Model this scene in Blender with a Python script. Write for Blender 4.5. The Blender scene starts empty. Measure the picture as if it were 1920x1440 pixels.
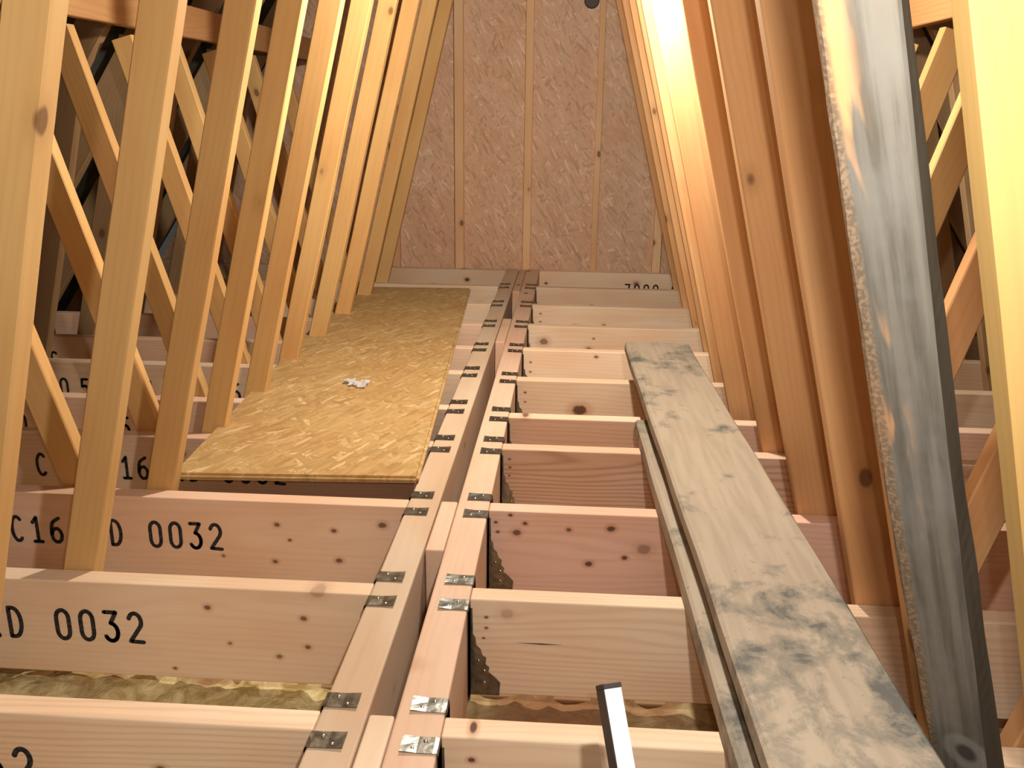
import bpy, bmesh, math, random
from mathutils import Vector, Matrix, noise
sc = bpy.context.scene
COL = sc.collection

# ------------------------------------------------------------------ camera
PITCH, YAW, ROLL, CAMZ = 0.295, 0.061, 0.0131, 0.9175
cy_, sy_, cp_, sp_ = math.cos(YAW), math.sin(YAW), math.cos(PITCH), math.sin(PITCH)
fwd = Vector((-sy_*cp_, cy_*cp_, -sp_)); rgt = Vector((cy_, sy_, 0)); upv = rgt.cross(fwd)
r2 = math.cos(ROLL)*rgt + math.sin(ROLL)*upv
u2 = -math.sin(ROLL)*rgt + math.cos(ROLL)*upv
cd = bpy.data.cameras.new('camera'); cam = bpy.data.objects.new('camera', cd); COL.objects.link(cam)
M = Matrix((r2, u2, -fwd)).transposed().to_4x4(); M.translation = Vector((0, 0, CAMZ))
cam.matrix_world = M
cd.sensor_width = 36; cd.lens = 36*1700/1920; cd.clip_start = .02; cd.clip_end = 50
sc.camera = cam

# ------------------------------------------------------------------ world, lights, exposure
w = bpy.data.worlds.new('world'); sc.world = w; w.use_nodes = True
w.node_tree.nodes['Background'].inputs[0].default_value = (1, .92, .85, 1)
w.node_tree.nodes['Background'].inputs[1].default_value = .035
def lamp(name, loc, power, col, rad):
    l = bpy.data.lights.new(name, 'POINT'); l.energy = power; l.color = col; l.shadow_soft_size = rad
    o = bpy.data.objects.new(name, l); o.location = loc; COL.objects.link(o)
lamp('hand_torch', (.111, .42, 1.12), 36, (1, .945, .86), .02)
lamp('camera_fill', (.03, .0, .955), 10, (1, .94, .87), .006)  # unseen fill light beside the camera, added to brighten the joist fronts
lamp('loft_bulb', (.01, 2.58, 1.40), 78, (1, .92, .79), .04)
vs = sc.view_settings
vs.view_transform = 'Standard'; vs.look = 'None'; vs.gamma = 1; vs.exposure = .5; vs.use_curve_mapping = False
sc.cycles.use_denoising = True
sc.cycles.max_bounces = 8; sc.cycles.diffuse_bounces = 5
sc.cycles.sample_clamp_indirect = 5

# ------------------------------------------------------------------ node helpers
class NT:
    def __init__(s, name, rough=.7, metal=0, spec=.25):
        s.m = bpy.data.materials.new(name); s.m.use_nodes = True; s.t = s.m.node_tree
        s.b = s.t.nodes['Principled BSDF']
        s.b.inputs['Roughness'].default_value = rough; s.b.inputs['Metallic'].default_value = metal
        s.b.inputs['Specular IOR Level'].default_value = spec
    def n(s, typ, ins=None, **kw):
        nd = s.t.nodes.new(typ)
        for k, v in kw.items(): setattr(nd, k, v)
        for k, v in (ins or {}).items():
            if isinstance(v, bpy.types.NodeSocket): s.t.links.new(v, nd.inputs[k])
            else: nd.inputs[k].default_value = v
        return nd
    def math(s, op, a, b=0., c=None, clamp=False):
        d = {0: a, 1: b}
        if c is not None: d[2] = c
        return s.n('ShaderNodeMath', d, operation=op, use_clamp=clamp).outputs[0]
    def vmath(s, op, a, b=(0, 0, 0)):
        nd = s.n('ShaderNodeVectorMath', {0: a, 1: b}, operation=op)
        return nd.outputs['Value'] if op in ('LENGTH', 'DISTANCE', 'DOT_PRODUCT') else nd.outputs[0]
    def mix(s, f, a, b, mode='MIX'):
        nd = s.n('ShaderNodeMix', data_type='RGBA', blend_type=mode)
        for k, v in ((0, f), (6, a), (7, b)):
            if isinstance(v, bpy.types.NodeSocket): s.t.links.new(v, nd.inputs[k])
            else: nd.inputs[k].default_value = (v if k == 0 else (*v, 1) if len(v) == 3 else v)
        return nd.outputs[2]
    def smooth(s, v, lo, hi, a=0., b=1.):
        return s.n('ShaderNodeMapRange', {0: v, 1: lo, 2: hi, 3: a, 4: b}, interpolation_type='SMOOTHSTEP').outputs[0]
    def noise(s, v, scale, detail=3, rough=.5, dist=0.):
        return s.n('ShaderNodeTexNoise', {'Vector': v, 'Scale': scale, 'Detail': detail, 'Roughness': rough, 'Distortion': dist}).outputs[0]
    def done(s, col, bump=None, strength=.2, dist=.002):
        s.t.links.new(col, s.b.inputs['Base Color'])
        if bump is not None:
            bn = s.n('ShaderNodeBump', {'Strength': strength, 'Distance': dist, 'Height': bump})
            s.t.links.new(bn.outputs[0], s.b.inputs['Normal'])
        return s.m

def wood(name, base, dark, ring=.010, contrast=.35, knots=(), dots=True, blotch=.12, shade=1., red=None):
    """sawn softwood; grain runs along local X; knots = (x, y, z, r, depth of colour)"""
    k = NT(name)
    oc = k.n('ShaderNodeTexCoord').outputs['Object']
    rnd = k.n('ShaderNodeObjectInfo').outputs['Random']
    off = k.n('ShaderNodeCombineXYZ', {0: k.math('MULTIPLY', rnd, 37.), 1: k.math('MULTIPLY', rnd, 3.1), 2: k.math('MULTIPLY', rnd, 7.7)}).outputs[0]
    v = k.vmath('ADD', oc, off)
    vs_ = k.vmath('MULTIPLY', v, (1.2, 7., 7.))
    warp = k.noise(vs_, 1.1, 2, .5)
    sep = k.n('ShaderNodeSeparateXYZ', {0: oc})
    yy = k.math('ADD', sep.outputs[1], k.math('MULTIPLY', warp, .06))
    zz = k.math('ADD', sep.outputs[2], k.math('MULTIPLY', k.math('SUBTRACT', rnd, .3), .25))
    yy = k.math('ADD', yy, .045)
    rr = k.math('SQRT', k.math('ADD', k.math('MULTIPLY', yy, yy), k.math('MULTIPLY', zz, zz)))
    rr = k.math('ADD', rr, k.math('MULTIPLY', warp, .02))
    rings = k.math('MULTIPLY_ADD', k.math('SINE', k.math('MULTIPLY', rr, 6.283/ring)), .5, .5)
    fine = k.noise(k.vmath('MULTIPLY', v, (6, 170, 170)), 1., 2, .6)
    f = k.math('ADD', k.math('MULTIPLY', k.math('POWER', rings, 2.), contrast), k.math('MULTIPLY', k.math('SUBTRACT', fine, .5), .5), clamp=True)
    col = k.mix(f, base, dark)
    big = k.noise(k.vmath('MULTIPLY', v, (1.3, 4, 4)), 1.6, 2)
    col = k.mix(k.smooth(big, .3, .75, 0, 1), col, k.mix(1., col, red or (.92, .80, .72), 'MULTIPLY'))
    br = k.math('MULTIPLY_ADD', rnd, .22, .9)
    col = k.mix(1., col, k.n('ShaderNodeCombineXYZ', {0: br, 1: br, 2: br}).outputs[0], 'MULTIPLY')
    if dots:
        vo = k.n('ShaderNodeTexVoronoi', {'Vector': k.vmath('MULTIPLY', v, (.62, 1, 1)), 'Scale': 6.5, 'Randomness': 1.})
        has = k.math('GREATER_THAN', k.n('ShaderNodeSeparateColor', {0: vo.outputs['Color']}).outputs[0], .2)
        kd = k.math('MULTIPLY', k.smooth(vo.outputs['Distance'], .06, .10, 1, 0), has)
        halo = k.math('MULTIPLY', k.smooth(vo.outputs['Distance'], .07, .22, 1, 0), has)
        col = k.mix(k.math('MULTIPLY', halo, .35), col, tuple(c*.8 for c in dark))
        col = k.mix(k.math('MULTIPLY', kd, .75), col, (.11, .045, .02))
    for (x, y, z, r, s) in knots:
        d = k.vmath('LENGTH', k.vmath('MULTIPLY', k.vmath('SUBTRACT', oc, (x, y, z)), (.75/r, .3/r, 1/r)))
        dn = k.math('ADD', d, k.math('MULTIPLY', k.math('SUBTRACT', k.noise(oc, 60, 2), .5), .5))
        col = k.mix(k.smooth(dn, .8, 2.2, s*.55, 0), col, (.42, .20, .10))
        col = k.mix(k.smooth(dn, .55, 1.05, s, 0), col, (.10, .04, .022))
    return k.done(col, f, .12)

def strands(name, c1, c2, c3, axis, spec=.2, rough=.6, dark=.5, sc_=1.):
    """pressed strand board; axis = index of the face normal"""
    k = NT(name, rough=rough, spec=spec)
    oc = k.n('ShaderNodeTexCoord').outputs['Object']
    keep = (1, 1, .02) if axis == 2 else (1, .02, 1)
    oc = k.vmath('MULTIPLY', oc, keep)
    out = None; hs = None
    ra = 'Z_AXIS' if axis == 2 else 'Y_AXIS'
    prev = None
    for i, (ang, a, b) in enumerate(((.25, 11, 52), (1.1, 12, 60), (-.75, 10, 55), (2.0, 13, 70))):
        rot = k.n('ShaderNodeVectorRotate', {'Vector': oc, 'Angle': ang}, rotation_type=ra).outputs[0]
        wob = k.noise(rot, 9, 1)
        rot = k.vmath('ADD', rot, k.n('ShaderNodeCombineXYZ', {0: k.math('MULTIPLY', wob, .03), 1: k.math('MULTIPLY', wob, .012), 2: k.math('MULTIPLY', wob, .012)}).outputs[0])
        st = k.vmath('MULTIPLY', rot, (a*sc_, b*sc_, 1) if axis == 2 else (a*sc_, 1, b*sc_))
        vo = k.n('ShaderNodeTexVoronoi', {'Vector': st, 'Scale': 1., 'Randomness': 1.})
        cc = k.n('ShaderNodeSeparateColor', {0: vo.outputs['Color']})
        cell = k.mix(k.smooth(cc.outputs[0], 0, 1), c1, c2)
        cell = k.mix(k.smooth(cc.outputs[1], .86, .97), cell, c3)
        cell = k.mix(k.math('MULTIPLY', k.smooth(cc.outputs[2], .88, .95), dark), cell, tuple(c*.35 for c in c1))
        h = cc.outputs[1]
        if prev is None: prev, hs = cell, h
        else:
            sel = k.math('GREATER_THAN', cc.outputs[2], .62)
            prev = k.mix(sel, prev, cell)
            hs = k.math('ADD', hs, k.math('MULTIPLY', sel, h))
    big = k.noise(oc, 3.2, 3)
    prev = k.mix(k.smooth(big, .35, .7, 0, .35), prev, k.mix(1., prev, (.85, .66, .5), 'MULTIPLY'))
    return k.done(prev, hs, .25, .001)

# timber palettes (albedo)
PALE, PALED = (.80, .63, .46), (.63, .45, .30)
PINK, PINKD = (.77, .56, .42), (.60, .40, .285)
YEL, YELD = (.66, .42, .170), (.50, .295, .105)
ORG, ORGD = (.63, .36, .165), (.47, .245, .095)
MW_POST = wood('pine_post', YEL, YELD, contrast=.16, ring=.017)
MW_NEAR = wood('pine_post_near', (.45, .295, .105), (.37, .235, .075), contrast=.16, ring=.014, dots=False)
MW_POSTR = wood('pine_post_warm', ORG, ORGD, contrast=.18, ring=.015)
MW_RAFT = wood('pine_rafter', (.33, .225, .12), (.24, .15, .075), contrast=.3)
MW_BIND = wood('pine_binder', (.47, .26, .11), (.34, .17, .07), contrast=.3)

# ------------------------------------------------------------------ object helpers
def tag(o, label=None, cat=None, group=None, kind=None):
    if label: o['label'] = label
    if cat: o['category'] = cat
    if group: o['group'] = group
    if kind: o['kind'] = kind
    return o
def link(name, bm, mat, parent=None, smooth=False):
    me = bpy.data.meshes.new(name); bmesh.ops.recalc_face_normals(bm, faces=bm.faces); bm.to_mesh(me); bm.free()
    o = bpy.data.objects.new(name, me); COL.objects.link(o)
    for m in (mat if isinstance(mat, (list, tuple)) else (mat,)): me.materials.append(m)
    if smooth:
        for p in me.polygons: p.use_smooth = True
    if parent: o.parent = parent
    return o
def empty(name, loc):
    o = bpy.data.objects.new(name, None); o.location = loc; COL.objects.link(o); o.empty_display_size = .05
    return o
def box(bm, x0, x1, y0, y1, z0, z1, bev=.0025, seg=1, cuts=0):
    r = bmesh.ops.create_cube(bm, size=1)
    vs_ = r['verts']
    for v in vs_:
        v.co = Vector((x0+(v.co.x+.5)*(x1-x0), y0+(v.co.y+.5)*(y1-y0), z0+(v.co.z+.5)*(z1-z0)))
    if bev:
        es = {e for v in vs_ for e in v.link_edges}
        bmesh.ops.bevel(bm, geom=list(es), offset=bev, segments=seg, affect='EDGES', profile=.5)
    return bm
def orient(o, origin, ax, ay):
    """local X -> ax, local Y -> ay (world directions)"""
    ax = Vector(ax).normalized(); ay = Vector(ay); ay = (ay - ax*ay.dot(ax)).normalized(); az = ax.cross(ay)
    m = Matrix((ax, ay, az)).transposed().to_4x4(); m.translation = Vector(origin)
    if o.parent: m.translation = m.translation - o.parent.location
    o.matrix_basis = m
def wavy_timber(L, W, T, seed, amp=.0015, n=24, bev=.003):
    """sawn length along X with slightly uneven edges: x 0..L, y 0..W, z 0..T"""
    bm = bmesh.new()
    ring = [(bev, 0), (W-bev, 0), (W, bev), (W, T-bev), (W-bev, T), (bev, T), (0, T-bev), (0, bev)]
    prev = None; first = None
    for i in range(n+1):
        x = L*i/n
        dy = noise.noise(Vector((x*2.2, seed, 0)))*amp*2; dz = noise.noise(Vector((x*2.2, 0, seed)))*amp
        vv = [bm.verts.new((x, y+dy+noise.noise(Vector((x*6, j*3.3, seed)))*amp*.5, z+dz)) for j, (y, z) in enumerate(ring)]
        if prev:
            for j in range(8): bm.faces.new((prev[j], prev[(j+1) % 8], vv[(j+1) % 8], vv[j]))
        else: first = vv
        prev = vv
    bm.faces.new(first[::-1]); bm.faces.new(prev)
    return bm

# ------------------------------------------------------------------ setting
YB = [0.82, 1.205, 1.61, 2.02, 2.43, 2.765, 3.17, 3.53, 3.95, 4.385, 4.85, 5.36]      # back faces of the joists, index 0 lies below the frame
WALLY = 5.42
bm = bmesh.new(); box(bm, -3.2, 2.8, -.6, 5.6, -.40, -.36, 0)
k = NT('plasterboard'); tag(link('floor', bm, k.done(k.n('ShaderNodeRGB').outputs[0])), kind='structure')
k.t.nodes['RGB'].outputs[0].default_value = (.35, .28, .2, 1)

M_GAB = strands('gable_strand_board', (.66, .43, .285), (.73, .50, .345), (.80, .60, .44), 1, dark=.28, sc_=1.45)
bm = bmesh.new()
vsg = [(-2.75, -.36), (2.35, -.36), (-.22, 3.42)]
f0 = [bm.verts.new((x, WALLY, z)) for x, z in vsg]; f1 = [bm.verts.new((x, WALLY+.02, z)) for x, z in vsg]
bm.faces.new(f0); bm.faces.new(f1[::-1])
for i in range(3): bm.faces.new((f0[i], f0[(i+1) % 3], f1[(i+1) % 3], f1[i]))
tag(link('wall_back', bm, M_GAB), kind='structure')
bm = bmesh.new(); box(bm, -2.75, 2.35, -.62, -.6, -.36, 3.3, 0)
k = NT('dark_board'); rgb = k.n('ShaderNodeRGB'); rgb.outputs[0].default_value = (.2, .13, .08, 1)
tag(link('wall_front', bm, k.done(rgb.outputs[0])), kind='structure')

def rafter_x(z, side):      # inner (lower) edge of a rafter
    return (-1.50 - (1.28-z)/1.46) if side < 0 else (1.06 + (1.28-z)/1.46)
# roofing underlay on both slopes
k = NT('roof_underlay', rough=.8)
oc = k.n('ShaderNodeTexCoord').outputs['Object']
nz = k.noise(oc, 5, 4)
M_FELT = k.done(k.mix(k.smooth(nz, .35, .7), (.022, .020, .016), (.055, .06, .05)), nz, .5, .02)
bm = bmesh.new()
for s in (-1, 1):
    off = .17*s
    a = [(rafter_x(-.42, s)+off, -.42), (rafter_x(3.05, s)+off, 3.05)]
    for i in range(24):
        y0, y1 = -.6+i*.25, -.6+(i+1)*.25
        sag0 = .02*math.sin(i*math.pi/1.6)**2; sag1 = .02*math.sin((i+1)*math.pi/1.6)**2
        q = [bm.verts.new(p) for p in ((a[0][0]-s*sag0, y0, a[0][1]), (a[1][0]-s*sag0, y0, a[1][1]), (a[1][0]-s*sag1, y1, a[1][1]), (a[0][0]-s*sag1, y1, a[0][1]))]
        bm.faces.new(q)
tag(link('ceiling', bm, M_FELT), kind='structure')

# mineral wool between the joists
k = NT('mineral_wool', rough=.95, spec=.05)
oc = k.n('ShaderNodeTexCoord').outputs['Object']
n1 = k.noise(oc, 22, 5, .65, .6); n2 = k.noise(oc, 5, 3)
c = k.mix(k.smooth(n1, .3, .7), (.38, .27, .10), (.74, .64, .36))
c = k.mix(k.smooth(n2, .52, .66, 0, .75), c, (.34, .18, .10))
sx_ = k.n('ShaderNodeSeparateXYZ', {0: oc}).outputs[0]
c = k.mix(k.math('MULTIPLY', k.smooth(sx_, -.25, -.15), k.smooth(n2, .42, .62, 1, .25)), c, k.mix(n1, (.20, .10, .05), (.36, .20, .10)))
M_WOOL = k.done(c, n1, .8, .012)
bm = bmesh.new()
NX, NY = 150, 150
grid = []
for j in range(NY+1):
    row = []
    for i in range(NX+1):
        x = -2.45+i*4.3/NX; y = .62+j*4.75/NY
        p = Vector((x*7, y*7, 0))
        z = -.256 + .030*noise.noise(p) + .022*noise.noise(p*2.6) + .010*noise.noise(p*6)
        if x < -.45: z += .012
        row.append(bm.verts.new((x, y, min(z, -.222))))
    grid.append(row)
for j in range(NY):
    for i in range(NX): bm.faces.new((grid[j][i], grid[j][i+1], grid[j+1][i+1], grid[j+1][i]))
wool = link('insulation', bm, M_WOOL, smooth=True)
tag(wool, 'yellow mineral wool insulation lying below and between the joists', 'insulation', kind='stuff')

# ------------------------------------------------------------------ gable studs
M_STUD = wood('gable_stud', (.82, .56, .33), (.68, .42, .22), contrast=.3)
SL = ['batten on the strand board gable, far left, mostly behind the leaning posts',
      'pale batten on the strand board gable, left of the central batten',
      'central orange batten on the strand board gable, above the far end of twin beams',
      'thin faint batten on the strand board gable, right of the central batten',
      'short-looking batten on the strand board gable, half hidden at the far right']
for i, (x0, x1) in enumerate(((-1.06, -1.012), (-.68, -.628), (-.276, -.232), (.129, .163), (.492, .54))):
    hgt = 2.05
    L = min(hgt, (3.18 - abs((x0+x1)/2+.22)*1.46))+.30
    o = link('wall_stud', box(bmesh.new(), 0, L, 0, x1-x0, 0, .036, .002), M_STUD)
    orient(o, (x1, WALLY-.036, -.30), (0, 0, 1), (-1, 0, 0))
    # local Z must face into the wall: origin sits on the front
    if o.matrix_basis.to_3x3().col[2].y < 0:
        orient(o, (x0, WALLY-.036, -.30), (0, 0, 1), (1, 0, 0))
    tag(o, SL[i], 'stud', 'vertical battens on the gable board')
# round dark cap high on the gable
bm = bmesh.new()
bmesh.ops.create_cone(bm, cap_ends=True, segments=32, radius1=.042, radius2=.036, depth=.018, matrix=Matrix.Translation((.083, WALLY-.009, 1.492)) @ Matrix.Rotation(math.pi/2, 4, 'X'))
k = NT('dark_plastic_and_shade', rough=.5); rgb = k.n('ShaderNodeRGB'); rgb.outputs[0].default_value = (.06, .045, .045, 1); M_DARK = k.done(rgb.outputs[0])
tag(link('vent_cap', bm, M_DARK), 'small dark round cap high on the strand board gable', 'cap')

# ------------------------------------------------------------------ roof trusses
LB = [-.95, -.935, -.951, -.965, -.990, -.983, -.995, -.985, -.985, -.985, -.985]   # left web, right edge at z=0
RB = [.583, .568, .580, .566, .563, .527, .535, .549, .558, .562, .566]               # right web, left edge at z=0
ORD = ['nearest', 'second', 'third', 'fourth', 'fifth', 'sixth', 'seventh', 'eighth', 'ninth', 'tenth', 'farthest']
TL = {0: 'nearest pine roof truss, its bright yellow web filling the right edge of the view',
      1: 'pine roof truss at the left edge, its web just behind the joist stamped 32',
      2: 'pine roof truss whose left web stands between joists stamped KD 0032 and C16 KD 0032',
      3: 'pine roof truss whose left web meets the near left corner of the strand board',
      4: 'pine roof truss with left web beside the strand board, next beyond its near corner',
      5: 'pine roof truss across mid strand board, its right web glaring white at the top',
      6: 'pine roof truss next beyond the glaring white web, toward the gable',
      7: 'pine roof truss fourth before the gable end wall',
      8: 'pine roof truss third before the gable end wall',
      9: 'pine roof truss second before the gable end wall',
      10: 'pine roof truss closest to the strand board gable wall'}
TH = .042
def web_x(root, xa, za, xb, zb, wd, Y, mat, right_edge, name='web', seed=0.):
    """member in the truss plane: given edge runs (xa,za)->(xb,zb) upward; the wood lies left of it when right_edge"""
    a = Vector((xa, Y, za)); b = Vector((xb, Y, zb)); ax = (b-a).normalized()
    side = Vector((ax.z, 0, -ax.x))          # perpendicular in plane, pointing +x
    ay = -side if right_edge else side
    o = link(name, wavy_timber((b-a).length, wd, TH, seed+xa*7, .0012), mat, root)
    az = ax.cross(ay)
    org = a if az.y > 0 else a + Vector((0, TH, 0))
    orient(o, org, ax, ay)
    return o
for i in range(11):
    Y = YB[i] + .003
    root = empty('roof_truss', (-.22, Y, -.33))
    lb, rb = LB[i], RB[i]
    web_x(root, lb+.257*-.25, -.25, lb+.257*2.75, 2.75, .067, Y, MW_POST, True, seed=i)
    web_x(root, rb+.26*.25, -.25, rb-.26*2.75, 2.75, {2: .12, 3: .092}.get(i, .0755), Y, MW_POSTR if i else MW_NEAR, False, seed=i+20)
    # outer webs rising to the rafter
    web_x(root, -1.175+.28*.25, -.25, -1.175-.28*1.14, 1.14, .074, Y, MW_POST, True, seed=i+40)
    web_x(root, .70-.28*.09, -.09, .70+.28*1.15, 1.15, .080, Y, MW_POSTR if i < 4 else MW_POST, False, seed=i+60)
    # third pair of webs, sloping back down to the chord
    web_x(root, -2.02, -.25, -2.02+.27*1.40, 1.15, .072, Y, MW_RAFT, True, seed=i+80)
    web_x(root, 1.56, -.25, 1.56-.27*1.40, 1.15, .072, Y, MW_RAFT, False, seed=i+100)
    for s in (-1, 1):
        x0, x1 = rafter_x(-.33, s), rafter_x(3.06, s)
        web_x(root, x0, -.33, x1, 3.06, .097, Y, MW_RAFT, s < 0, 'rafter', seed=i+120+s)
    o = link('bottom_chord', box(bmesh.new(), 0, 4.85, 0, TH, 0, .075, .002), MW_RAFT, root); orient(o, (-2.60, Y, -.33), (1, 0, 0), (0, 1, 0))
    tag(root, TL[i], 'roof truss', 'pine roof trusses along the loft')

# lengthways binders under the rafters
for nm, x, z0, lab in (('left', -1.488, 1.157, 'brown lengthways binder under the left rafters, at the top left'),
                       ('right', 1.012, 1.168, 'brown lengthways binder under the right rafters, behind the grey plank')):
    pass
    o = link('roof_binder', wavy_timber(4.6, .038, .115, x, .001), MW_BIND)
    orient(o, (x+.038, .75, z0), (0, 1, 0), (-1, 0, 0))
    tag(o, lab, 'binder')

# ------------------------------------------------------------------ joists
k = NT('stamp_ink', rough=.8)
oc = k.n('ShaderNodeTexCoord').outputs['Object']
M_INK = k.done(k.mix(k.smooth(k.noise(oc, 160, 2), .35, .75), (.012, .012, .016), (.06, .05, .045)))
def arc(cx, cy, rx, ry, a0, a1, n=10):
    return [(cx+rx*math.cos(math.radians(a0+(a1-a0)*i/n)), cy+ry*math.sin(math.radians(a0+(a1-a0)*i/n))) for i in range(n+1)]
GL = {  # unit height 1, width .62
 '0': [arc(.31, .72, .27, .28, 0, 180)+arc(.31, .28, .27, .28, 180, 360)+[(.58, .72)]],
 '1': [[(.12, .78), (.34, 1), (.34, 0)], [(.12, 0), (.56, 0)]],
 '2': [arc(.31, .71, .27, .29, 160, -30)+[(.04, .02), (.60, 0)]],
 '3': [[(.06, 1), (.56, 1), (.30, .62)]+arc(.29, .31, .29, .31, 85, -150)],
 '5': [[(.55, 1), (.12, 1), (.08, .56)]+arc(.30, .31, .28, .31, 120, -150)],
 '6': [[(.50, 1)]+arc(.34, .42, .30, .50, 120, 180)+arc(.31, .29, .27, .29, 180, 540)],
 '7': [[(.04, 1), (.58, 1), (.24, 0)]],
 'C': [arc(.33, .5, .29, .5, 50, 310, 16)],
 'K': [[(.08, 0), (.08, 1)], [(.56, 1), (.08, .45)], [(.22, .58), (.58, 0)]],
 'D': [[(.08, 0), (.08, 1), (.26, 1)]+arc(.26, .5, .32, .5, 90, -90)+[(.08, 0)]],
 'S': [arc(.31, .75, .25, .25, 40, 270)+arc(.31, .25, .25, .25, 90, -140)],
 '/': [[(.1, 0), (.5, 1)]],
}
def stamp(parent, chars, h=.066, zt=-.066, x_off=0., slant=.0, th=.0092):
    """chars = [(char, world x of its left edge)]; drawn on the joist's front face"""
    bm = bmesh.new()
    for ch, x in chars:
        for pl in GL[ch]:
            pts = [Vector((x-x_off+p[0]*h*.72, -.0007, zt-h+p[1]*h)) for p in pl]
            for i in range(len(pts)-1):
                a, b = pts[i], pts[i+1]
                d = (b-a)
                if d.length < 1e-6: continue
                n_ = Vector((-d.z, 0, d.x)).normalized()*th*.5
                bm.faces.new([bm.verts.new(q) for q in (a-n_, b-n_, b+n_, a+n_)])
            for p in pts:
                c = [bm.verts.new((p.x+math.cos(t*math.pi/4)*th*.5, p.y+.0001*(i % 2), p.z+math.sin(t*math.pi/4)*th*.5)) for t in range(8)]
                bm.faces.new(c)
    o = link('stamp_lettering', bm, M_INK, parent)
    o['label'] = 'black inked lettering'
    return o
def word(s, x, pitch=.0505):
    return [(c, x+i*pitch) for i, c in enumerate(s) if c != ' ']
JT, JH = .047, .212
XR, XLR = -.173, -.370      # outer faces of the twin beams
LJ = {1: ('pine joist left of the twin beams with swirling grain, stamped 32, nearest the camera', PALE, PALED, [(-.62, 0, -.09, .012, .8)], .5),
      2: ('pine joist left of the twin beams stamped KD 0032', PALE, PALED, [(-.70, 0, -.045, .010, .8), (-.505, 0, -.06, .010, .8), (-.50, 0, -.125, .009, .8), (-.66, 0, -.125, .007, .6), (-.56, 0, -.15, .009, .7), (-.78, 0, -.19, .006, .8), (-.475, -.0, 0, .022, .35)], .2),
      3: ('pine joist left of the twin beams stamped C16 KD 0032', PINK, PINKD, [(-.69, 0, -.06, .010, .8), (-.66, 0, -.10, .007, .8), (-.55, 0, -.07, .010, .8), (-.70, 0, -.16, .010, .8), (-.83, 0, -.15, .007, .7), (-.54, 0, -.15, .012, .8), (-.43, 0, -.05, .014, .8)], .2),
      4: ('pine joist left of the twin beams, under the near end of the strand board', PINK, PINKD, [(-1.1, 0, -.05, .022, .5)], .25),
      5: ('pine joist left of the twin beams, second under the strand board', PINK, PINKD, [(-1.12, 0, -.04, .022, .5)], .25),
      6: ('pine joist left of the twin beams, third under the strand board', PALE, PALED, [], .25),
      7: ('pine joist left of the twin beams with a dark red knot beside the strand board', PINK, PINKD, [(-.50, 0, -.015, .026, .95), (-1.3, 0, -.05, .012, .8)], .25),
      8: ('pine joist left of the twin beams, fifth under the strand board', PINK, PINKD, [], .25),
      9: ('pine joist left of the twin beams, sixth under the strand board', PALE, PALED, [], .25),
      10: ('pine joist left of the twin beams, under the far end of the strand board', PALE, PALED, [], .25),
      11: ('greyish pine joist left of the twin beams, against the gable wall', PALE, PALED, [(-.60, 0, -.06, .02, .95)], .25)}
RJ = {1: ('pine joist right of the twin beams, nearest the camera, behind the white ladder end', PALE, PALED, [(-.125, .025, 0, .008, .95), (-.125, 0, -.04, .008, .9)], .3),
      2: ('pine joist right of the twin beams with a long dark split in its face', PALE, PALED, [(-.14, 0, -.038, .005, .9), (-.14, 0, -.062, .005, .9), (-.145, 0, -.085, .004, .9), (-.10, 0, -.028, .020, .3)], .45),
      3: ('reddish pine joist right of the twin beams dotted with small knots', (.74, .49, .38), (.54, .33, .25), [(-.155, 0, -.03, .006, .9), (-.15, 0, -.055, .006, .9), (-.105, 0, -.055, .014, .8), (-.085, 0, -.03, .008, .9), (.02, 0, -.042, .009, .8), (.07, 0, -.13, .013, .9), (.155, 0, -.11, .010, .9), (.12, 0, -.035, .014, .9), (.20, 0, -.085, .024, .5), (-.12, 0, -.01, .007, .9)], .3),
      4: ('pine joist right of the twin beams with curved flame grain', PINK, (.46, .26, .16), [(-.15, 0, -.03, .005, .9), (-.148, 0, -.055, .005, .9), (-.15, 0, -.08, .004, .9)], .55),
      5: ('reddish pine joist right of the twin beams beside the lower scaffold board end', PINK, PINKD, [(-.12, .03, .0, .014, .8)], .3),
      6: ('pine joist right of the twin beams with a big dark cracked knot', PALE, PALED, [(.055, 0, -.105, .036, .95), (-.14, 0, -.045, .006, .9), (-.14, 0, -.08, .005, .9)], .3),
      7: ('pine joist right of the twin beams just beyond the cracked-knot joist', PALE, PALED, [(-.14, 0, -.05, .006, .9), (-.08, 0, -.12, .008, .8), (.12, 0, -.02, .010, .8), (-.14, 0, -.09, .006, .9)], .25),
      8: ('pine joist right of the twin beams with a round red knot at its end', PALE, PALED, [(-.10, 0, -.07, .027, .7), (.10, 0, -.10, .018, .85), (.12, 0, -.05, .008, .7)], .25),
      9: ('pine joist right of the twin beams, second beyond the scaffold board end', PALE, PALED, [(.04, 0, -.10, .016, .8), (.18, 0, -.09, .012, .7), (.55, 0, -.12, .018, .9), (-.13, 0, -.04, .006, .9), (-.13, 0, -.08, .006, .9)], .25),
      10: ('pine joist right of the twin beams, second before the gable wall', PALE, PALED, [(.13, 0, -.09, .010, .7), (.40, 0, -.12, .016, .8)], .25),
      11: ('greyish pine joist right of the twin beams against the gable, stamped 7000 0', PALE, PALED, [(-.13, 0, -.07, .012, .9), (.40, 0, -.06, .022, .7)], .25)}
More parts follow.
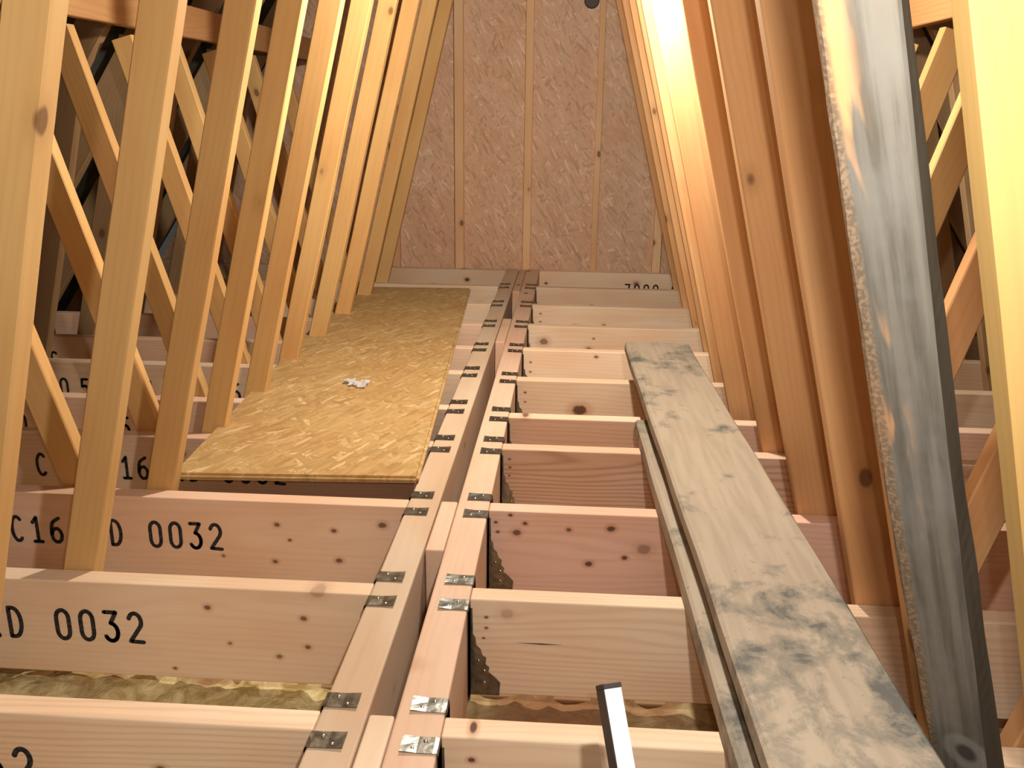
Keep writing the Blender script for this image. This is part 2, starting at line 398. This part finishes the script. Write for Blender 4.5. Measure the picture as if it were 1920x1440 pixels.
for side, D in (('L', LJ), ('R', RJ)):
    for i, (lab, c1, c2, kn, ctr) in D.items():
        yb = YB[i]
        if side == 'R' and i in (5, 6): yb -= .06
        if side == 'L': x0, x1 = -2.34, XLR-.001
        else: x0, x1 = XR+.001, 1.88
        mat = wood('joist_pine', c1, c2, contrast=ctr, knots=[(x-x0, y, z, r*.62, s) for x, y, z, r, s in kn], dots=(side == 'L' and i > 3), ring=.011)
        bm = bmesh.new(); box(bm, 0, x1-x0, 0, JT, -JH, 0, .003, 2)
        o = link('joist', bm, mat); o.location = (x0, yb-JT, 0)
        tag(o, lab, 'joist', 'joists left of the twin beams' if side == 'L' else 'joists right of the twin beams')
        st = {('L', 1): word('C16 KD 0032', -1.365), ('L', 2): word('C16 KD 0032', -1.373), ('L', 3): word('C16 KD 0032', -1.365),
              ('L', 4): [('C', -1.54)]+word('C16 KD 0032', -1.335), ('L', 5): [('0', -1.80), ('5', -1.45), ('6', -1.275), ('K', -1.165)],
              ('L', 6): [('0', -1.88), ('5', -1.80), ('1', -1.55), ('C', -1.39), ('1', -1.26), ('6', -1.225)],
              ('L', 7): [('S', -2.12)], ('L', 9): [('0', -2.30), ('0', -2.24), ('0', -2.18), ('K', -2.06)],
              ('R', 11): word('7000 0', .335, .055), ('R', 3): [('/', .93)]}.get((side, i))
        if st:
            zt = -.066 if side == 'L' or i == 11 else -.03
            stamp(o, st, x_off=x0, zt=zt)
        if side == 'R' and i == 2:      # the drying split, a shallow dark slot
            bm = bmesh.new()
            pts = [(-.085, -.0915), (-.03, -.0935), (.012, -.0920), (-.03, -.0905)]
            bm.faces.new([bm.verts.new((x-x0, -.0006, z)) for x, z in pts])
            link('split', bm, M_DARK, o)['label'] = 'thin dark drying split'

# twin beams (trimmers) and the blocks between them
M_TRL = wood('beam_pine_pale', (.66, .52, .38), (.54, .40, .27), contrast=.15, blotch=.1, ring=.016)
M_TRR = wood('beam_pine_pink', (.68, .48, .35), (.56, .37, .25), contrast=.18, ring=.016, knots=[(.72, .038, .0, .013, .75), (1.32, .03, .0, .006, .7)])
for x0, x1, mt, lab in ((XLR, -.295, M_TRL, 'left one of the long twin pine beams running to the gable'),
                        (-.250, XR, M_TRR, 'right, pinker one of the long twin pine beams running to the gable')):
    bm = bmesh.new(); box(bm, 0, WALLY-.04-.62, -(x1-x0), 0, -.218, 0, .004, 2)
    o = link('trimmer_joist', bm, mt); orient(o, (x0, .62, 0), (0, 1, 0), (-1, 0, 0))
    tag(o, lab, 'beam')
for y0, y1, lab in ((.70, 1.205, 'pale spacer block between the twin beams, nearest the camera'),
                    (1.765, 2.022, 'pinkish spacer block between the twin beams, level with the strand board near edge'),
                    (3.61, 4.045, 'spacer block between the twin beams, beside the middle joists'),
                    (4.70, WALLY-.045, 'spacer block between the twin beams, against the gable')):
    bm = bmesh.new(); box(bm, 0, y1-y0, -.0405, 0, -.205, -.002, .004, 2)
    o = link('spacer_block', bm, M_TRL if y0 < 1 else M_TRR); orient(o, (-.2925, y0, 0), (0, 1, 0), (-1, 0, 0))
    tag(o, lab, 'spacer block', 'spacer blocks between the twin beams')

# joist hangers
k = NT('galvanised_steel', rough=.33, metal=1.)
oc = k.n('ShaderNodeTexCoord').outputs['Object']
ns = k.noise(oc, 55, 3)
M_ZINC = k.done(k.mix(k.smooth(ns, .3, .7), (.30, .31, .29), (.52, .53, .51)), k.noise(oc, 34, 2), .5, .004)
k = NT('nail_steel', rough=.25, metal=1.); rgb = k.n('ShaderNodeRGB'); rgb.outputs[0].default_value = (.75, .75, .73, 1); M_NAIL = k.done(rgb.outputs[0])
def nails(parent, pts, ax, r=.0035):
    bm = bmesh.new()
    for p in pts:
        m = Matrix.Translation(p) @ Matrix.Diagonal((1 if ax != 'x' else .5, 1 if ax != 'y' else .5, 1 if ax != 'z' else .5, 1))
        bmesh.ops.create_uvsphere(bm, u_segments=8, v_segments=5, radius=r, matrix=m)
    link('nail', bm, M_NAIL, parent, smooth=True)
LN = ['nearest the camera', 'second from the camera', 'third from the camera', 'fourth from the camera', 'fifth from the camera', 'sixth from the camera', 'seventh from the camera', 'eighth from the camera', 'third before the gable', 'second before the gable']
def hanger(xf, d, yf, lab, grp, rng):
    """xf: outer face of the beam, d: direction of the joist (+1 right); yf: front face of the joist"""
    root = empty('joist_hanger', (xf, yf+JT/2, -JH))
    R = Vector(root.location)
    sl = .056
    for (a, b) in ((yf-.043, yf-.006), (yf+JT+.006, yf+JT+.043)):
        bm = bmesh.new()
        # folded tab: flat on the beam top, rolled over the arris, then down the beam side
        prof = [(-sl, .0045+rng.uniform(0, .001)), (-sl*.55, .0028), (-.006, .0030), (.0005, .0026), (.0026, -.003), (.0026, -.030), (.0026, -.205)]
        up = []
        for (px, pz) in prof:
            row = [bm.verts.new((xf+d*px-R.x, a+(b-a)*t-R.y, pz-R.z+rng.uniform(-.0004, .0005))) for t in (0, .33, .66, 1)]
            up.append(row)
        for r0, r1 in zip(up, up[1:]):
            for t in range(3): bm.faces.new((r0[t], r0[t+1], r1[t+1], r1[t]))
        bmesh.ops.solidify(bm, geom=bm.faces[:], thickness=-.001)
        s = link('strap', bm, M_ZINC, root)
        nails(s, [Vector((xf-d*.038-R.x, a+.010-R.y, .0032-R.z)), Vector((xf-d*.020-R.x, b-.010-R.y, .0032-R.z))], 'z')
    # toothed side flanges on the joist's two faces and the seat under it
    side = [(0, -.018), (.006, -.018), (.007, -.075), (.012, -.082), (.014, -.100), (.022, -.108), (.026, -.122), (.034, -.128), (.032, -.142), (.040, -.150), (.038, -.160), (.052, -.172), (.062, -.184), (.060, -.2135), (0, -.2135)]
    for y, e in ((yf-.0022, -.0009), (yf+JT+.0012, .0009)):
        bm = bmesh.new()
        f = bm.faces.new([bm.verts.new((xf+d*px-R.x, y-R.y, pz-R.z)) for px, pz in side])
        r = bmesh.ops.extrude_face_region(bm, geom=[f]); bmesh.ops.translate(bm, verts=[v for v in r['geom'] if isinstance(v, bmesh.types.BMVert)], vec=(0, e, 0))
        fl = link('side_flange', bm, M_ZINC, root)
        if y < yf: nails(fl, [Vector((xf+d*.018-R.x, y-.001-R.y, -.135-R.z)), Vector((xf+d*.030-R.x, y-.001-R.y, -.158-R.z)), Vector((xf+d*.030-R.x, y-.001-R.y, -.185-R.z))], 'y')
    bm = bmesh.new(); box(bm, min(0, d*.06), max(0, d*.06), -JT/2-.002, JT/2+.002, -.0025, -.0008, 0)
    link('seat', bm, M_ZINC, root)
    tag(root, lab, 'joist hanger', grp)
rng = random.Random(4)
for i in range(1, 11):
    hanger(XLR, -1, YB[i]-JT, 'galvanised joist hanger on the left twin beam, '+LN[i-1], 'hangers on the left twin beam', rng)
    yb = YB[i] - (.06 if i in (5, 6) else 0)
    hanger(XR, 1, yb-JT, 'galvanised joist hanger on the right twin beam, '+LN[i-1], 'hangers on the right twin beam', rng)

# ------------------------------------------------------------------ strand board sheet on the joists
M_OSB = strands('strand_board', (.44, .28, .11), (.53, .355, .155), (.64, .48, .26), 2, dark=.22, sc_=1.35)
L_, W_, T_ = 2.52, .615, .019
bm = bmesh.new()
pr = [(0, 0), (W_, 0), (W_, .006), (W_+.008, .0075), (W_+.008, .0115), (W_, .013), (W_, T_), (0, T_)]
for a, b in (): pass
v0 = [bm.verts.new((x, 0, z)) for x, z in pr]; v1 = [bm.verts.new((x, L_, z)) for x, z in pr]
bm.faces.new(v0); bm.faces.new(v1[::-1])
for i in range(len(pr)): bm.faces.new((v0[i], v0[(i+1) % 8], v1[(i+1) % 8], v1[i]))
# tongue on the near end
box(bm, .0, W_, -.007, .001, .007, .0125, .0008)
osb = link('strand_board', bm, M_OSB)
osb.location = (-.985, 2.083, .0015); osb.rotation_euler = (0, 0, math.radians(3.2))
tag(osb, 'golden strand board sheet laid over the joists left of the twin beams', 'board')
# scrap of paper
k = NT('paper', rough=.8); rgb = k.n('ShaderNodeRGB'); rgb.outputs[0].default_value = (.82, .82, .84, 1); M_PAP = k.done(rgb.outputs[0])
bm = bmesh.new()
rg = random.Random(3); G = []
for j in range(7):
    G.append([bm.verts.new(((i-4)*.0105+rg.uniform(-.002, .002), (j-3)*.013+rg.uniform(-.002, .002)+(.008 if i < 4 else -.008), .004+abs(rg.gauss(0, .006)))) for i in range(9)])
for j in range(6):
    for i in range(8):
        if (i in (3, 4) and j in (0, 5)) or (i < 2 and j < 2) or (i > 6 and j > 4): continue
        bm.faces.new((G[j][i], G[j][i+1], G[j+1][i+1], G[j+1][i]))
bmesh.ops.solidify(bm, geom=bm.faces[:], thickness=.0004)
pap = link('paper_scrap', bm, M_PAP); pap.location = (-.702, 2.885, .0205)
tag(pap, 'crumpled white paper scrap lying on the golden strand board', 'paper')

# ------------------------------------------------------------------ scaffold boards
k = NT('scaffold_wood', rough=.85, spec=.15)
oc = k.n('ShaderNodeTexCoord').outputs['Object']
st = k.vmath('MULTIPLY', oc, (.85, 1, 1))
g1 = k.noise(k.vmath('MULTIPLY', oc, (5, 60, 60)), 1, 3)
b1 = k.noise(st, 17, 6, .68, .3); b2 = k.noise(st, 7, 3, .5, .5)
sx = k.n('ShaderNodeSeparateXYZ', {0: oc}).outputs[0]
near = k.smooth(sx, .1, 1.25, .0, -.17)         # the near end is the more stained one
near2 = k.smooth(sx, 1.75, 2.2, 0, .10)
col = k.mix(k.smooth(g1, .35, .7), (.44, .365, .28), (.38, .31, .235))
thr = k.math('ADD', k.math('SUBTRACT', b1, near), k.math('MULTIPLY', k.math('SUBTRACT', b2, .5), .9))
near_m = k.smooth(sx, .2, 1.3, .17, -.03)
thr = k.math('ADD', k.math('ADD', b1, near_m), k.math('ADD', near2, k.math('MULTIPLY', k.math('SUBTRACT', b2, .5), .9)))
col = k.mix(k.smooth(thr, .56, .72, 0, .7), col, (.215, .20, .165))
col = k.mix(k.smooth(thr, .70, .84, 0, .8), col, (.10, .105, .10))
sp = k.noise(oc, 75, 2)
col = k.mix(k.smooth(sp, .70, .78, 0, .6), col, (.16, .13, .11))
col = k.mix(k.smooth(sx, .8, 1.9, 0, .75), col, k.mix(1., col, (.60, .58, .56), 'MULTIPLY'))
M_SCAF = k.done(col, b1, .35, .003)
def scaffold(xL0, xL1, y0, y1, z, T, W, seed, lab, mat):
    """left edge from (xL1,y0) near to (xL0,y1) far"""
    a = Vector((xL1, y0, z)); b = Vector((xL0, y1, z)); L = (b-a).length
    o = link('scaffold_board', wavy_timber(L, W, T, seed, .0022, 40, .006), mat)
    # local X away from the camera, local Y to the left -> place along the right edge
    ax = (b-a).normalized(); ay = Vector((-ax.y, ax.x, 0))
    orient(o, a - ay*W, ax, ay)
    tag(o, lab, 'scaffold board', 'scaffold boards stacked right of the twin beams')
scaffold(.207, .277, .80, 3.14, .093, .038, .225, 3.1, 'pale mould-stained scaffold board on top of the stack right of the twin beams', M_SCAF)
scaffold(.255, .310, .80, 2.30, .0525, .037, .20, 5.2, 'scaffold board hidden in shadow between the top and bottom board of the stack', M_SCAF)
scaffold(.209, .268, .80, 2.53, .002, .048, .225, 7.7, 'scaffold board at the bottom of the stack, its olive left edge showing', M_SCAF)

# ------------------------------------------------------------------ leaning grey plank (old timber, twisted)
k = NT('weathered_grey_wood', rough=.8, spec=.2)
oc = k.n('ShaderNodeTexCoord').outputs['Object']
sep = k.n('ShaderNodeSeparateXYZ', {0: oc})
g = k.noise(k.vmath('MULTIPLY', oc, (3, 60, 60)), 1, 4, .6)
b = k.noise(k.vmath('MULTIPLY', oc, (5, 14, 14)), 1.5, 4, .6)
col = k.mix(k.smooth(g, .36, .66), (.165, .150, .126), (.098, .088, .072))
col = k.mix(k.smooth(b, .45, .7, 0, .55), col, (.18, .173, .155))
o1 = k.noise(k.vmath('MULTIPLY', oc, (2.6, 16, 16)), 1.6, 3, .5, .4)
edge = k.smooth(sep.outputs[1], .014, .034, 1, 0)
m = k.math('MULTIPLY', k.smooth(o1, .55, .62), k.math('MULTIPLY', edge, .85))
m = k.math('MULTIPLY', m, k.smooth(sep.outputs[0], .55, .8))
col = k.mix(m, col, (.55, .29, .13))
rim = k.smooth(sep.outputs[1], .004, .010, 1, 0)
col = k.mix(k.math('MULTIPLY', rim, .85), col, k.mix(k.smooth(k.noise(oc, 210, 2), .4, .65), (.14, .095, .06), (.26, .18, .11)))
d = k.vmath('LENGTH', k.vmath('MULTIPLY', k.vmath('SUBTRACT', oc, (.33, .036, -.02)), (55, 75, 10)))
col = k.mix(k.smooth(d, 1.4, 1.9, .5, 0), col, (.30, .29, .26)); col = k.mix(k.smooth(d, .5, 1.0, .85, 0), col, (.04, .035, .03))
M_GREY = k.done(col, g, .3, .002)
bm = bmesh.new()
k = NT('grey_wood_shade_side', rough=.85, spec=.1)  # same plank wood darkened: shade painted onto its right side face
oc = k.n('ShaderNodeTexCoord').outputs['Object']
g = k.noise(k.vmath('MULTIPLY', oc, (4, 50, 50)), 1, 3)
M_GREY_SHADE = k.done(k.mix(g, (.085, .072, .054), (.14, .12, .09)), g, .3, .002)
PLK = (.5072, 1.07, .1057, .2197, .93, 1.018)
# line of the left arris of the face, near the foot and near the eye
A_ = Vector((PLK[0], PLK[1], PLK[2])); B_ = Vector((PLK[3], PLK[4], PLK[5]))
ax = (B_-A_).normalized()
P0 = A_ + ax*((-.20-A_.z)/ax.z); P1 = A_ + ax*((1.55-A_.z)/ax.z); Lp = (P1-P0).length
Wp, Tp, bev = .076, .050, .004
ring = [(bev, 0), (Wp-bev, 0), (Wp, bev), (Wp, Tp-bev), (Wp-bev, Tp), (bev, Tp), (0, Tp-bev), (0, bev)]
prev = None
NSEG = 70
for i in range(NSEG+1):
    t = i/NSEG; x = Lp*t
    z = P0.z + (P1.z-P0.z)*t
    tw = math.radians(46 - 21*max(-.1, min(1.4, z/1.03)))    # the old timber has dried into a twist
    vv = []
    for j, (y, zz) in enumerate(ring):
        e = noise.noise(Vector((x*9, j*2.7, 1.3)))*.0018 + (noise.noise(Vector((x*38, j, 8)))*.0016 if j in (0, 7) else 0)
        yy = y + e - .007*math.sin(math.pi*max(0, min(1, z/1.03)))
        vv.append(bm.verts.new((x, yy*math.cos(tw)+zz*math.sin(tw), -yy*math.sin(tw)+zz*math.cos(tw))))
    if prev:
        for j in range(8):
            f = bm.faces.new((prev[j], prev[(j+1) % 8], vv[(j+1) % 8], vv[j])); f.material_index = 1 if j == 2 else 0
    else: bm.faces.new(vv[::-1])
    prev = vv
bm.faces.new(prev)
pl = link('leaning_plank', bm, (M_GREY, M_GREY_SHADE))
ayv = Vector((1, 0, 0)); ayv = (ayv-ax*ayv.dot(ax)).normalized(); azv = ax.cross(ayv)
mm = Matrix((ax, ayv, azv)).transposed().to_4x4(); mm.translation = P0
pl.matrix_basis = mm
tag(pl, 'weathered grey plank leaning against the posts on the right', 'plank')

# ------------------------------------------------------------------ ladder end
k = NT('aluminium', rough=.55, metal=.25, spec=.6); rgb = k.n('ShaderNodeRGB'); rgb.outputs[0].default_value = (.92, .93, .95, 1); M_ALU = k.done(rgb.outputs[0])
bm = bmesh.new()
top = Vector((.0615, 1.0, .213)); bot = top + Vector((.243*.30, -.30/1.33, -.30))
ax = (bot-top); Ll = ax.length
root = empty('ladder', tuple(bot))
# channel section: web facing the camera, two flanges behind
ch = [(0, 0), (.0225, 0), (.0225, .034), (.0195, .034), (.0195, .003), (.003, .003), (.003, .034), (0, .034)]
v0 = [bm.verts.new((0, a, b)) for a, b in ch]; v1 = [bm.verts.new((Ll, a, b)) for a, b in ch]
for i in range(8): bm.faces.new((v0[i], v0[(i+1) % 8], v1[(i+1) % 8], v1[i]))
bm.faces.new(v0); bm.faces.new(v1[::-1])
s = link('stile', bm, M_ALU, root)
RD = (math.cos(.30), math.sin(.30), 0)
orient(s, top, ax, RD)
if s.matrix_basis.to_3x3().col[2].y < 0:
    # flanges must point away from the camera
    for v in s.data.vertices: v.co.z = -v.co.z
    s.data.flip_normals()
sg = 1 if s.matrix_basis.to_3x3().col[2].y > 0 else -1
bm = bmesh.new(); zz = (-.001, .035) if sg > 0 else (-.035, .001)
box(bm, -.004, .003, -.001, .0235, zz[0], zz[1], .001)
c = link('end_cap', bm, M_DARK, root); orient(c, top, ax, RD); c['label'] = 'black plastic end cap'
bm = bmesh.new(); zz = (.001, .034) if sg > 0 else (-.034, -.001)
box(bm, .003, Ll, -.0012, .0004, zz[0], zz[1], .0005)  # dark strip added to stand in for the stile's unlit side
c = link('shade_strip', bm, M_DARK, root); orient(c, top, ax, RD); c['label'] = 'black strip painting the shaded side of the stile'
tag(root, 'shiny aluminium ladder stile poking up in front of the joists', 'ladder')
